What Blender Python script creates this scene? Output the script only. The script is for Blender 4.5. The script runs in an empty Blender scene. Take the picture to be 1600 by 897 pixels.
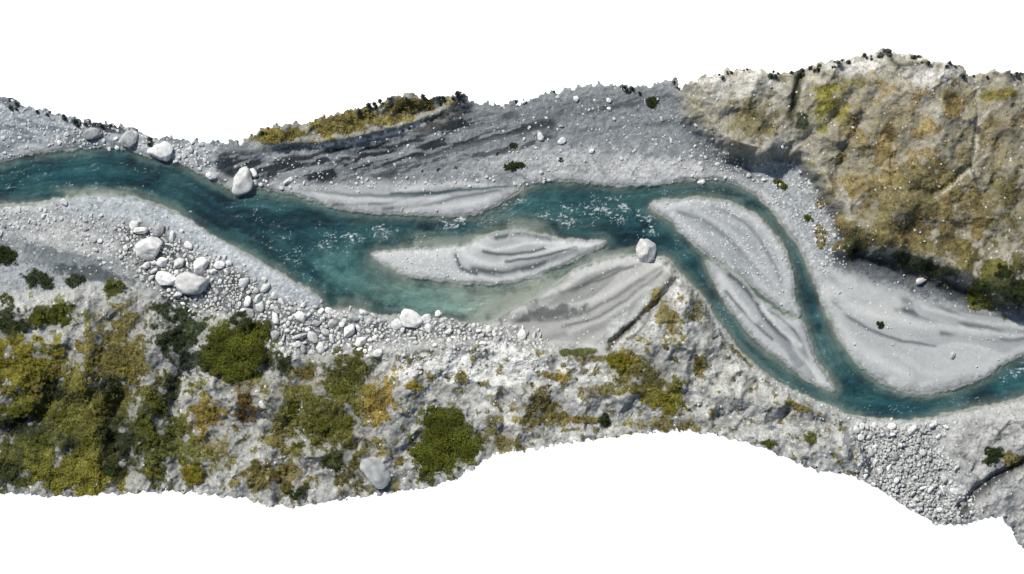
import bpy, math, random
import numpy as np
random.seed(7); RS=np.random.RandomState(11)
S=0.1   # metres per survey unit
def WX(px): return (np.asarray(px,float)-800.0)*S
def WY(py): return (448.5-np.asarray(py,float))*S

# ---------------------------------------------------------------- noise
_tabs={}
def tab(seed):
    if seed not in _tabs: _tabs[seed]=np.random.RandomState(seed).rand(512,512).astype(np.float32)
    return _tabs[seed]
def vnoise(x,y,seed=0):
    T=tab(seed); xi=np.floor(x).astype(np.int64); yi=np.floor(y).astype(np.int64)
    fx=(x-xi); fy=(y-yi); fx=fx*fx*fx*(fx*(fx*6-15)+10); fy=fy*fy*fy*(fy*(fy*6-15)+10)
    a=T[yi&511,xi&511]; b=T[yi&511,(xi+1)&511]; c=T[(yi+1)&511,xi&511]; d=T[(yi+1)&511,(xi+1)&511]
    return (a*(1-fx)+b*fx)*(1-fy)+(c*(1-fx)+d*fx)*fy
def fbm(x,y,o=4,seed=0,gain=.5):
    s=0;a=1;t=0
    for k in range(o):
        s=s+a*vnoise(x+k*17.3,y+k*9.7,seed+k); t+=a; a*=gain; x,y=(x*1.8-y*.9),(y*1.8+x*.9)
    return s/t
def afbm(x,y,o=3,seed=0,gain=.5):
    s=0;a=1;t=0
    for k in range(o):
        s=s+a*vnoise(x+k*17.3,y+k*9.7,seed+k); t+=a; a*=gain; x=x*1.9; y=y*2.0
    r=s/t; return (r-r.mean())/max(r.std(),1e-6)*.16+.5
def ridged(x,y,o=4,seed=0):
    s=0;a=1;t=0
    for k in range(o):
        s=s+a*(1-np.abs(2*vnoise(x+k*7.1,y+k*3.3,seed+k)-1)); t+=a; a*=.5; x,y=x*1.9+y*.6,y*1.9-x*.6
    return s/t
def voro(x,y,seed=0):
    A=tab(seed);B=tab(seed+50);C=tab(seed+90)
    xi=np.floor(x).astype(int);yi=np.floor(y).astype(int)
    f1=np.full(x.shape,9.);f2=np.full(x.shape,9.);cid=np.zeros(x.shape)
    for dj in(-1,0,1):
        for di in(-1,0,1):
            cx=(xi+di)&511;cy=(yi+dj)&511
            d=np.hypot(xi+di+A[cy,cx]-x,yi+dj+B[cy,cx]-y)
            n=d<f1
            f2=np.where(n,f1,np.minimum(f2,d)); cid=np.where(n,C[cy,cx],cid); f1=np.where(n,d,f1)
    return f1,f2,cid
def ss(a,b,x):
    t=np.clip((x-a)/(b-a),0,1); return t*t*(3-2*t)

# ---------------------------------------------------------------- grid
ST=1.25
gx=np.arange(-60,1660.1,ST); gy=np.arange(60,872,ST)
X,Y=np.meshgrid(gx,gy); NY,NX=X.shape
wx=(fbm(X/22,Y/22,4,1)-.5)*16; wy=(fbm(X/22,Y/22,4,5)-.5)*16
XW=X+wx; YW=Y+wy
sx=(fbm(X/120,Y/120,2,11)-.5)*80; sy_=(fbm(X/120,Y/120,2,15)-.5)*80
XS=X+sx; YS=Y+sy_
XF=X+(fbm(X/7,Y/7,3,21)-.5)*6+wx*.3; YF=Y+(fbm(X/7,Y/7,3,25)-.5)*6+wy*.3

def segdist(P,x,y,closed=True):
    P=np.asarray(P,float); n=len(P); best=np.full(x.shape,1e9); ins=np.zeros(x.shape,bool)
    for i in range(n if closed else n-1):
        a=P[i]; b=P[(i+1)%n]; d=b-a; L=max((d*d).sum(),1e-9)
        t=np.clip(((x-a[0])*d[0]+(y-a[1])*d[1])/L,0,1)
        q=(x-a[0]-t*d[0])**2+(y-a[1]-t*d[1])**2
        np.minimum(best,q,out=best)
        if closed and a[1]!=b[1]:
            c=((a[1]>y)!=(b[1]>y))&(x<(b[0]-a[0])*(y-a[1])/(b[1]-a[1])+a[0]); ins^=c
    best=np.sqrt(best)
    return np.where(ins,-best,best) if closed else best
def local(P,pad):
    P=np.asarray(P,float)
    i0=max(int((P[:,0].min()-pad-gx[0])/ST),0); i1=min(int((P[:,0].max()+pad-gx[0])/ST)+1,NX)
    j0=max(int((P[:,1].min()-pad-gy[0])/ST),0); j1=min(int((P[:,1].max()+pad-gy[0])/ST)+1,NY)
    return slice(j0,max(j1,j0)),slice(i0,max(i1,i0))
def smoothline(P,n=4,closed=False):
    P=[np.array(p,float) for p in P]; out=[]; m=len(P)
    for i in range(m if closed else m-1):
        p0=P[i-1] if (closed or i>0) else P[0]; p1=P[i]; p2=P[(i+1)%m]; p3=P[(i+2)%m] if (closed or i+2<m) else P[-1]
        for k in range(n):
            t=k/n; out.append(.5*((2*p1)+(-p0+p2)*t+(2*p0-5*p1+4*p2-p3)*t*t+(-p0+3*p1-3*p2+p3)*t**3))
    if not closed: out.append(P[-1])
    return out

# ---------------------------------------------------------------- outlines
top=[(-60,140),(0,152),(20,160),(45,168),(70,172),(95,180),(120,188),(140,188),(165,192),(190,194),(210,202),(235,217),(262,213),(300,219),(340,220),(375,224),(392,215),(405,203),(430,198),(460,195),(500,187),(530,180),(570,168),(605,156),(640,149),(680,153),(710,152),(722,147),(738,160),(770,162),(800,160),(850,147),(890,137),(935,131),(990,138),(1040,130),(1055,126),(1065,137),(1090,126),(1120,116),(1160,110),(1200,114),(1240,114),(1280,102),(1330,92),(1380,80),(1420,86),(1450,97),(1480,102),(1510,117),(1560,115),(1600,117),(1660,120)]
bot=[(-60,766),(0,768),(50,771),(110,773),(180,770),(260,766),(330,770),(380,776),(420,789),(460,791),(520,780),(600,770),(660,762),(700,752),(740,732),(770,708),(820,702),(880,692),(950,682),(1000,675),(1060,672),(1110,676),(1150,686),(1190,698),(1230,715),(1280,735),(1330,742),(1370,760),(1400,780),(1430,800),(1460,818),(1500,818),(1530,808),(1570,808),(1582,828),(1590,850),(1604,856),(1660,858)]
OUT=top+bot[::-1]
north=[(-60,258),(0,252),(50,241),(110,232),(160,230),(200,233),(232,243),(275,251),(310,268),(345,285),(365,297),(400,292),(440,300),(480,308),(520,323),(560,331),(620,334),(700,336),(740,334),(772,322),(806,301),(822,286),(850,283),(880,283),(920,286),(960,290),(1010,288),(1060,282),(1100,279),(1140,284),(1170,297),(1195,317),(1215,340),(1237,368),(1252,393),(1264,418),(1276,445),(1290,478),(1308,518),(1330,555),(1360,585),(1395,605),(1430,613),(1470,611),(1510,600),(1545,583),(1575,565),(1600,553),(1660,536)]
south=[(-60,330),(0,322),(50,318),(100,310),(150,305),(200,308),(240,318),(280,335),(320,362),(370,390),(420,418),(460,440),(490,458),(504,470),(499,486),(540,484),(580,490),(620,494),(660,497),(700,500),(740,508),(775,500),(800,484),(835,468),(868,446),(895,424),(935,407),(980,400),(1010,402),(1040,402),(1055,418),(1080,445),(1108,480),(1130,515),(1158,550),(1185,575),(1215,598),(1250,615),(1290,632),(1330,650),(1380,657),(1440,657),(1470,650),(1520,640),(1560,632),(1600,623),(1660,606)]
RIV=smoothline(north,3)+smoothline(south,3)[::-1]
ISA=smoothline([(582,398),(620,392),(680,388),(728,383),(755,370),(790,361),(822,361),(850,368),(880,375),(915,376),(946,378),(930,390),(900,404),(870,418),(830,433),(780,443),(730,443),(680,437),(640,430),(605,415)],3,True)
ISB=smoothline([(1018,320),(1060,312),(1110,311),(1150,320),(1185,340),(1210,365),(1228,395),(1238,430),(1242,465),(1250,493),(1230,487),(1205,470),(1180,448),(1150,425),(1110,400),(1075,372),(1045,340)],3,True)
ISC=smoothline([(1105,408),(1135,420),(1160,438),(1185,466),(1222,492),(1252,502),(1262,530),(1276,565),(1302,604),(1298,611),(1270,598),(1230,568),(1195,542),(1165,512),(1140,480),(1120,445)],3,True)
dO=segdist(OUT,X+(fbm(X/9,Y/9,3,31)-.5)*8,Y+(fbm(X/9,Y/9,3,35)-.5)*8)
spk=ridged(X/8,Y/16,2,41)
dO=dO-np.where(Y<300,(spk-.55)*15,(ridged(X/7,Y/7,2,45)-.5)*8)
inside=(dO<0)
dR=segdist(RIV,XF,YF)
def sd_is(P):
    sl=local(P,40); r=np.full(X.shape,60.); r[sl]=segdist(P,XF[sl],YF[sl]); return r
dA,dB,dC=sd_is(ISA),sd_is(ISB),sd_is(ISC)
dI=np.minimum(np.minimum(dA,dB),dC)
s=np.maximum(dR,-dI)          # >0 land, <0 water

def pmask(P,soft,warp=True):
    m=np.zeros(X.shape); sl=local(P,soft+25)
    m[sl]=ss(soft,-soft,segdist(P,(XW if warp else X)[sl],(YW if warp else Y)[sl])); return m
def emask(cx,cy,rx,ry,rot=0,k=.9,soft=.35):
    R=max(rx,ry)*2+10; sl=local([(cx-R,cy-R),(cx+R,cy+R)],0); m=np.zeros(X.shape)
    x=X[sl]-cx; y=Y[sl]-cy; c,sn=math.cos(math.radians(rot)),math.sin(math.radians(rot))
    e=np.hypot((x*c+y*sn)/rx,(-x*sn+y*c)/ry)
    m[sl]=ss(0.0,soft,1-e+(NF[sl]-.5)*k*1.6)*ss(1.95,1.5,e); return m
NF=fbm(X/16,Y/16,5,61,.62); NF=(NF-NF.mean())/NF.std()*.2+.5
NG=fbm(X/5,Y/5,3,71); NG=(NG-NG.mean())/NG.std()*.2+.5
NB=fbm(X/60,Y/60,4,75); NB=(NB-NB.mean())/NB.std()*.2+.5
WN=RS.rand(*X.shape)
def stroke(P,w,warp=True):
    P=smoothline(P,4); m=np.zeros(X.shape); sl=local(P,w*3+20)
    d=segdist(P,(X+wx*.3)[sl] if warp else X[sl],(Y+wy*.3)[sl] if warp else Y[sl],False); m[sl]=np.exp(-(d/w)**2); return m

# ---------------------------------------------------------------- height field
HE=[(1062,120),(1700,60),(1700,500),(1600,486),(1545,470),(1500,440),(1440,420),(1380,398),(1325,388),(1318,350),(1290,310),(1262,262),(1235,244),(1180,252),(1140,240),(1105,215),(1075,180)]
RDG=[(385,225),(380,190),(520,160),(620,130),(730,130),(722,165),(700,180),(655,200),(600,214),(540,222),(480,232),(430,226)]
SH=[(-80,470),(0,472),(70,468),(120,455),(190,448),(240,465),(300,500),(350,492),(410,540),(500,560),(560,545),(600,540),(700,532),(830,543),(940,545),(990,495),(1030,450),(1055,430),(1075,446),(1105,480),(1135,530),(1190,588),(1250,618),(1320,655),(1345,700),(1365,760),(1400,900),(-80,900)]
SE=[(1475,690),(1500,655),(1600,630),(1700,610),(1700,900),(1540,850),(1510,800),(1490,750)]
NBAR=[(430,296),(520,290),(620,284),(720,290),(800,296),(775,322),(700,338),(560,332),(480,310)]
EAST=[(1276,420),(1320,428),(1400,455),(1500,480),(1600,496),(1680,500),(1680,535),(1600,553),(1545,583),(1470,612),(1395,605),(1330,555),(1300,500)]
SW=[(90,312),(150,303),(210,308),(290,338),(380,392),(505,470),(490,478),(440,465),(380,420),(300,385),(240,350),(160,335),(100,330)]
EB=[(740,510),(800,484),(868,446),(935,405),(1050,402),(1058,425),(1020,455),(960,500),(930,540),(850,535),(780,525)]
CF=[(185,350),(250,360),(300,395),(370,420),(430,470),(500,484),(600,494),(850,522),(850,545),(700,535),(600,540),(500,558),(440,545),(410,515),(370,490),(310,490),(270,465),(215,435),(190,400)]
COBP=[(1338,655),(1400,660),(1470,655),(1462,690),(1488,740),(1480,770),(1535,812),(1440,840),(1360,765),(1335,710)]
mHE=pmask(HE,20); mRD=pmask(RDG,22); mSH=pmask(SH,14); mSE=pmask(SE,24)
mN=pmask(NBAR,8); mE=pmask(EAST,12); mSW=pmask(SW,6); mEB=pmask(EB,6); mCF=pmask(CF,12); mCB=pmask(COBP,26)*ss(.1,.6,1.2*pmask(COBP,30)+(NF-.5)*1.6-.2)
mA=ss(2,-2,dA); mB=ss(2,-2,dB); mC=ss(2,-2,dC)
silt=np.clip(mN+mE+mEB+mA+mC+mB*.75,0,1)
landrise=.28*(1-np.exp(-np.clip(s,0,None)/5))+.003*np.clip(s,0,200)
shal=np.zeros(X.shape)
for e in [(790,475,100,34,-22,.98),(850,450,70,22,-25,.97),(830,350,80,22,5,.8),(740,465,150,24,3,.8),(600,435,76,50,20,.65),(560,470,66,24,0,.7),(960,395,84,12,-15,.8),(1045,330,42,28,0,.8),(540,482,60,14,0,.7),(1300,520,18,90,-20,.5),(820,300,40,14,0,.6),(1200,560,100,8,40,.45),(1450,618,90,12,0,.6),(690,375,115,16,-4,.8),(160,300,100,13,3,.75),(1120,430,30,12,50,.5),(920,345,60,18,0,.5)]:
    shal=np.maximum(shal,emask(*e[:5],k=.3,soft=.7)*e[5])
depth=(0.02+1.7*(1-np.exp(-np.clip(-s,0,None)/20)))*(1-.9*shal)*ss(0,5,-s)
hm=np.clip(mHE+mRD+mSH+mSE,0,1)
H=np.where(s>0,landrise,-depth)
edge_in=ss(0,25,s)
H=H+edge_in*(mHE*4.6+mRD*1.3+mSE*1.3)+ss(0,12,s)*mSH*2.0
HILLN=(ridged(XW/95,YW/95,3,81)-.55)*(3.4-.4*mHE)+(fbm(X/30,Y/30,3,85)-.5)*(1.5-.1*mHE)+(fbm(XW/9,YW/9,3,87)-.5)*(.40-.1*mHE)
crk=ss(.80,.95,ridged(XW/26,YW/26,3,89))
H+=hm*edge_in*HILLN
H-=mSH*ss(5,15,s)*crk*.2
ROUGH=(1-silt*.96)
H+=ss(0,8,s)*((NG-.5)*.14+(vnoise(X/2.6,Y/2.6,91)-.5)*.06)*ROUGH
for P,w,h in [([(1055,428),(1062,480),(1075,530)],20,1.2),([(1055,440),(1020,480),(975,520),(955,535)],6,-1.8),([(1062,470),(1010,540),(990,600)],14,.7),([(1066,520),(1110,580),(1150,640)],14,.7),
  ([(1518,120),(1524,170),(1520,215),(1512,260),(1530,310)],4,-.5),([(1250,115),(1240,150),(1235,185)],7,-1.2),([(1270,262),(1320,330),(1330,380)],10,.8),
  ([(440,226),(540,216),(620,200),(700,168)],6,.7),([(480,560),(470,620),(450,690),(440,780)],16,-1.1),([(270,480),(290,560),(270,640),(290,740)],14,-1.1),
  ([(620,540),(640,600),(620,680)],20,.9),([(760,560),(800,620),(780,700)],14,-.8),([(1330,150),(1300,185),(1250,225)],9,-1.1),([(1460,190),(1440,270),(1390,340)],26,1.3),([(1370,140),(1330,210),(1300,280)],10,-.8),([(1560,220),(1540,300),(1480,380)],14,-1.1),([(1320,350),(1400,380),(1480,410),(1560,455)],12,1.1),([(1420,300),(1460,300),(1510,262)],6,-.7),
  ([(1120,650),(1160,640),(1180,600)],10,-.8),([(120,470),(150,520),(130,600)],12,1.3),([(1500,790),(1540,750),(1600,720)],6,-1.4),([(1250,640),(1300,660),(1320,710)],8,.9),([(1230,640),(1210,670),(1240,710)],8,-.9),([(190,610),(180,680),(200,740)],16,-1.8),([(90,600),(60,650),(20,670)],14,-1.6),([(330,600),(400,600),(430,660)],12,1.0)]:
    H+=stroke(P,w)*h*ss(0,14,s)
f1,f2,cid=voro(XF/4.2,YF/4.2,101)
g1,g2,gid=voro(XF/8,YF/8,107)
cob=np.clip((f2-f1)*2.2,0,1); slab=np.clip((g2-g1)*2.5,0,1)
H+=cob*.20*np.clip(mCF*.7,0,1)*ss(2,6,s)+(slab*.35+cob*.08+gid*.45)*mCB*ss(3,10,s)
def aniso(ang,L,W,seed,o=3):
    c,sn=math.cos(math.radians(ang)),math.sin(math.radians(ang))
    u=(XS*c+YS*sn); v=(-XS*sn+YS*c)
    return afbm(u/L,v/W,o,seed)
for m_,ang,sd_ in ((mN,4,901),(mE,18,903),(mA,-10,905),(mB,44,907),(mC,52,909)): H+=m_*ss(0,14,s)*(aniso(ang,140,30,sd_,2)-.5)*.25

# ---------------------------------------------------------------- ground colours (albedo, with some shade painted in)
def lin(c):
    c=np.asarray(c,float)/255; return np.where(c<.04045,c/12.92,((c+.055)/1.055)**2.4)
COL=np.zeros(X.shape+(3,)); COL[:]=lin((164,168,170))
def paint(m,c,k=1.):
    m=(np.clip(m,0,1)*k)[...,None]; COL[:]=COL*(1-m)+lin(c)*m
PEB=np.zeros(X.shape)+.04
def addp(m,k):
    global PEB
    PEB=PEB*(1-m)+k*m
def strokes(lst,c,k,m=1.,gate=None):
    for P,w in lst: paint(stroke(P,w)*m*(1 if gate is None else gate),c,k)
NWP=[(-80,120),(240,205),(345,215),(345,290),(280,256),(200,232),(100,232),(-80,262)]
m=pmask(NWP,8); paint(m,(160,168,175)); addp(m,.4)
paint(m*ss(.5,.62,aniso(14,60,12,109)),(92,103,112),.65)
paint(pmask([(340,215),(740,150),(1065,130),(1110,215),(1180,255),(1200,300),(1100,280),(800,285),(450,300),(345,290)],10),(136,142,147))
paint(emask(870,250,190,30,-4,.5,.6),(170,174,177),.9)
paint(emask(1000,262,130,24,2,.5,.6),(186,189,191),.9)
paint(emask(900,170,150,22,-5,.6,.6),(118,125,130),.8)
cr_,sr_=math.cos(math.radians(-15)),math.sin(math.radians(-15))
U=(X+wx*.5)*cr_+(Y+wy*.5)*sr_; Vv=-(X+wx*.5)*sr_+(Y+wy*.5)*cr_
brk=fbm(U/46,Vv/5.5,1,115)*.5+fbm(U/20,Vv/3.5,1,116)*.3+NG*.2; brk=(brk-brk.mean())/brk.std()*.16+.5
scree_shade=pmask([(345,236),(480,236),(600,222),(680,198),(724,160),(740,176),(735,205),(680,236),(590,262),(510,284),(440,286),(380,278),(348,266)],14)
paint(scree_shade,(98,106,113),.75); paint(scree_shade*ss(.46,.56,brk),(30,37,44),.9); paint(scree_shade*ss(.42,.34,brk),(160,167,172),.6); addp(scree_shade,.08)  # broken rock below the ridge, with the ridge's shade painted into its colour
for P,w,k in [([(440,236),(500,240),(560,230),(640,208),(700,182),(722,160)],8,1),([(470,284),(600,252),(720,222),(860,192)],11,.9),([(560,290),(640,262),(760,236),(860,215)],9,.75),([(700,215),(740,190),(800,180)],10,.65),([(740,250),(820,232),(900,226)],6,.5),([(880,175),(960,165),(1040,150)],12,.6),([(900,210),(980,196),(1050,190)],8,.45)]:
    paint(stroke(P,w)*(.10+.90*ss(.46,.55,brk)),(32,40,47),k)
paint(emask(352,262,18,34,0,.5),(34,44,54),.9); paint(emask(215,200,20,10,20,.5),(56,64,72),.7); paint(emask(165,200,44,7,10,.6),(40,48,56),.85)  # first patch is a shadow stripe painted into the ground colour
paint(stroke([(400,228),(440,240),(500,236)],5),(190,193,195),.45)
paint(mRD*(Y<228),(152,150,140),.85)
paint(stroke([(490,230),(560,220),(620,208),(680,188),(716,170)],3.)*ss(.35,.5,NG),(224,225,225),.8)
paint(stroke([(1062,150),(1068,190),(1110,238),(1150,264),(1200,268)],14),(78,86,92),.5)
paint(pmask([(1170,262),(1240,248),(1275,290),(1310,350),(1320,400),(1290,430),(1265,410),(1240,360),(1200,300)],7),(160,167,172))
mP=pmask([(1090,210),(1180,262),(1240,248),(1275,290),(1310,350),(1320,410),(1280,440),(1240,360),(1200,310),(1100,278)],8); addp(mP,.35)
paint(stroke([(1150,250),(1200,246),(1238,250),(1265,275),(1300,330),(1322,385)],9),(42,50,58),.8)  # shadow under the hill foot, painted into the colour
# NE hill
paint(mHE,(148,144,128)); paint(mHE*ss(.48,.66,NB),(168,165,154),.7); paint(mHE*ss(.6,.75,NF),(180,178,170),.4)
paint(emask(1150,135,84,26,-5,.7,.6),(186,185,180)); paint(emask(1200,160,40,40,0,.6,.6),(174,172,164),.8)
paint(emask(1330,110,70,20,-5,.8,.6),(200,200,197),.85); paint(emask(1450,122,60,28,0,.8,.6),(206,206,204),.8)
paint(emask(1215,222,40,18,0,.6,.6),(166,167,163),.8)
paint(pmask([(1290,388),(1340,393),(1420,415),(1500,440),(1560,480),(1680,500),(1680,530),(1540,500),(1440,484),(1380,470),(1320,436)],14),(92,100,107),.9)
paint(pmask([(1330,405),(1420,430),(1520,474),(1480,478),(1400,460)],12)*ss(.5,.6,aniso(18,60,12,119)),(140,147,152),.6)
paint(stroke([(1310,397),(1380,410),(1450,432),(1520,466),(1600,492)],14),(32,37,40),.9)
paint(mE,(176,180,182))
e1=aniso(20,170,34,131,2); e2=aniso(17,180,30,133,2)
paint(mE*ss(.5,.68,e1),(196,199,201),.6); paint(mE*ss(.52,.7,e2),(150,156,161),.5)
gE=ss(.25,.55,aniso(18,110,20,135))
strokes([([(1285,426),(1340,462),(1420,486),(1500,500),(1600,516),(1680,518)],6),([(1350,450),(1430,474),(1520,492),(1640,500)],6),([(1400,482),(1480,502),(1560,514),(1660,512)],4),([(1470,520),(1540,532),(1600,528),(1660,520)],4),([(1300,470),(1340,505),(1400,530),(1460,540)],3)],(84,94,102),.8,1.,gE)
strokes([([(1300,450),(1350,485),(1430,505),(1540,520)],6),([(1440,478),(1530,504),(1640,508)],3.5),([(1310,500),(1350,548),(1420,588)],8),([(1500,512),(1580,524),(1660,516)],3)],(206,209,211),.55)
paint(mN,(172,176,179))
strokes([([(470,296),(560,306),(640,306),(700,300)],3.2),([(520,320),(600,318),(660,304),(720,296)],2.6),([(600,326),(660,322),(720,308),(780,298)],3)],(88,96,103),.8)
strokes([([(490,302),(570,312),(640,313),(700,306)],4),([(640,330),(700,324),(760,312)],5),([(620,298),(700,288),(780,292)],4)],(210,213,215),.6)
paint(mN*ss(.52,.7,aniso(3,130,18,141,2)),(138,145,150),.5)
paint(stroke([(612,303),(680,301),(740,296),(806,290)],2.6),(48,74,80),.85)
# south-west bar and flats
paint(pmask([(-80,325),(90,312),(200,350),(200,430),(120,455),(-80,475)],10),(158,163,166)); addp(pmask([(-80,325),(90,312),(200,350),(200,400),(-80,370)],10),.3)
paint(emask(90,400,120,28,8,.6,.6),(108,116,122),.8); paint(emask(150,430,64,14,12,.6),(68,77,84),.85); paint(emask(110,385,90,12,14,.5,.6),(188,190,191),.7)
paint(emask(90,350,60,16,0,.5,.6),(188,190,191),.6); paint(emask(30,430,50,26,10,.5,.6),(162,170,177),.7)
paint(stroke([(60,372),(130,366),(190,392),(215,420)],6),(198,200,200),.6)
paint(mSW,(176,184,191)); addp(mSW,.25); paint(mSW*ss(.5,.7,aniso(33,100,20,151,2)),(156,165,173),.5)
cfm=np.clip(mCF*(.55+.9*(NF-.3)),0,1)
paint(cfm,(68,73,77),.92); addp(mCF,.4)  # cobble field ground darkened to paint shade in the gaps between stones
# islands
paint(mA,(186,190,193)); addp(mA*ss(760,700,X),.4)
nA=aniso(-12,140,28,161,2)
m=mA*ss(712,770,X); paint(m*.8,(160,165,168)); paint(m*ss(.5,.7,nA),(116,123,128),.7)
strokes([([(722,388),(738,405),(775,412),(820,398),(870,388),(940,382)],6),([(730,430),(790,436),(850,420),(900,398)],4),([(740,382),(780,390),(830,378),(880,380)],3.5)],(208,211,213),.8,mA)
strokes([([(740,420),(785,426),(840,414),(900,392)],5),([(755,392),(800,398),(850,388)],3),([(775,372),(820,366),(858,374)],4),([(712,400),(720,418),(745,428)],3.5),([(790,408),(840,402),(900,386)],2.5)],(62,70,77),.85,mA)
paint(mB,(170,175,179)); addp(mB,.3); paint(mB*ss(.5,.7,aniso(44,130,26,171,2)),(142,150,156),.55)
strokes([([(1060,330),(1110,350),(1160,395),(1205,445),(1235,480)],4),([(1110,322),(1160,345),(1195,388),(1220,440)],3)],(104,113,120),.65,mB)
strokes([([(1090,330),(1140,362),(1185,415),(1225,470)],6)],(204,207,209),.5,mB)
paint(mC,(168,173,177)); paint(mC*ss(.5,.7,aniso(50,110,20,181,2)),(116,124,130),.6)
strokes([([(1140,430),(1175,462),(1200,505),(1245,545),(1272,592)],4),([(1200,485),(1240,515),(1262,560)],3),([(1135,455),(1165,492),(1205,530)],2.5)],(60,69,77),.85,mC)
strokes([([(1235,530),(1255,560),(1285,598)],4),([(1125,430),(1150,465),(1180,500)],5),([(1190,480),(1215,512),(1250,540)],3.5)],(206,209,210),.7,mC)
# bar by the spur
paint(mEB,(168,170,169))
rr=np.hypot(X-740,(Y-330)*1.5)+sx*.15; th=np.arctan2(Y-330,X-740)*2
n1=afbm(th*.7,rr/30,2,191); n2=afbm(th*.7+4,rr/32,2,195)
paint(mEB*ss(.5,.7,n1),(124,127,127),.6); paint(mEB*ss(.52,.7,n2),(198,200,199),.5)
H+=mEB*ss(0,14,s)*(n2-.5)*.25
strokes([([(800,500),(880,498),(950,470),(1010,430),(1040,412)],4),([(840,470),(900,452),(950,425),(1000,412)],3),([(880,510),(940,494),(1000,450),(1035,425)],2.5),([(860,462),(930,440),(990,414)],2)],(84,88,90),.65,1.,ss(.3,.6,NB+.1))
strokes([([(850,485),(920,470),(980,440),(1030,412)],5),([(880,450),(920,425),(970,408)],6),([(890,518),(950,495),(1010,450)],4)],(210,212,211),.55)
paint(emask(850,490,84,14,-6,.6,.6),(72,77,77),.8)
# southern hills base
mS2=mSH*(s>0)
paint(mS2,(178,180,179)); paint(mS2*ss(.5,.72,NB),(156,158,156),.7); paint(mS2*ss(.58,.78,NF),(200,201,200),.6); paint(mS2*ss(.45,.22,NF),(122,124,122),.55)
paint(mS2*crk,(92,95,95),.35); addp(mS2,.05)
paint(emask(1130,590,80,60,40,.7,.7),(184,185,182),.7); paint(emask(740,575,170,36,0,.7,.6),(208,210,210),.85); addp(emask(740,570,150,35,0,.7),.35)
paint(emask(900,600,120,40,0,.7,.7),(194,195,194),.6); paint(emask(1070,500,30,70,-8,.6,.6),(202,203,200),.7)
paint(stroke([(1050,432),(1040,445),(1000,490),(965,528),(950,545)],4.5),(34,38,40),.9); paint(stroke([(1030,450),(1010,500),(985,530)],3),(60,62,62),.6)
paint(stroke([(1058,428),(1085,460),(1115,500),(1150,548),(1190,590)],4.5),(218,219,216),.7)
paint(mCB,(176,179,180),.95); addp(mCB,.6); paint(emask(1400,720,90,90,0,.9,.7)*(1-mCB),(192,194,194),.6)
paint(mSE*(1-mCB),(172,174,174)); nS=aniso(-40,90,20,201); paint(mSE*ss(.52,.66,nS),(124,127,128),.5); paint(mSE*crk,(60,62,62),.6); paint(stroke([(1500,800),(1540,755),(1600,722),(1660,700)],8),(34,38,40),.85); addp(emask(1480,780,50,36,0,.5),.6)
paint(emask(602,748,32,24,0,.4,.6),(58,62,62),.85); paint(emask(235,570,28,44,0,.8,.6),(84,93,94),.7)  # first patch paints the domed boulder's shadow at its lower right
strokes([([(1250,115),(1240,150),(1233,190)],6),([(1380,85),(1400,105),(1440,100)],5),([(720,150),(705,175),(668,192)],6)],(32,34,32),.85)

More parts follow.
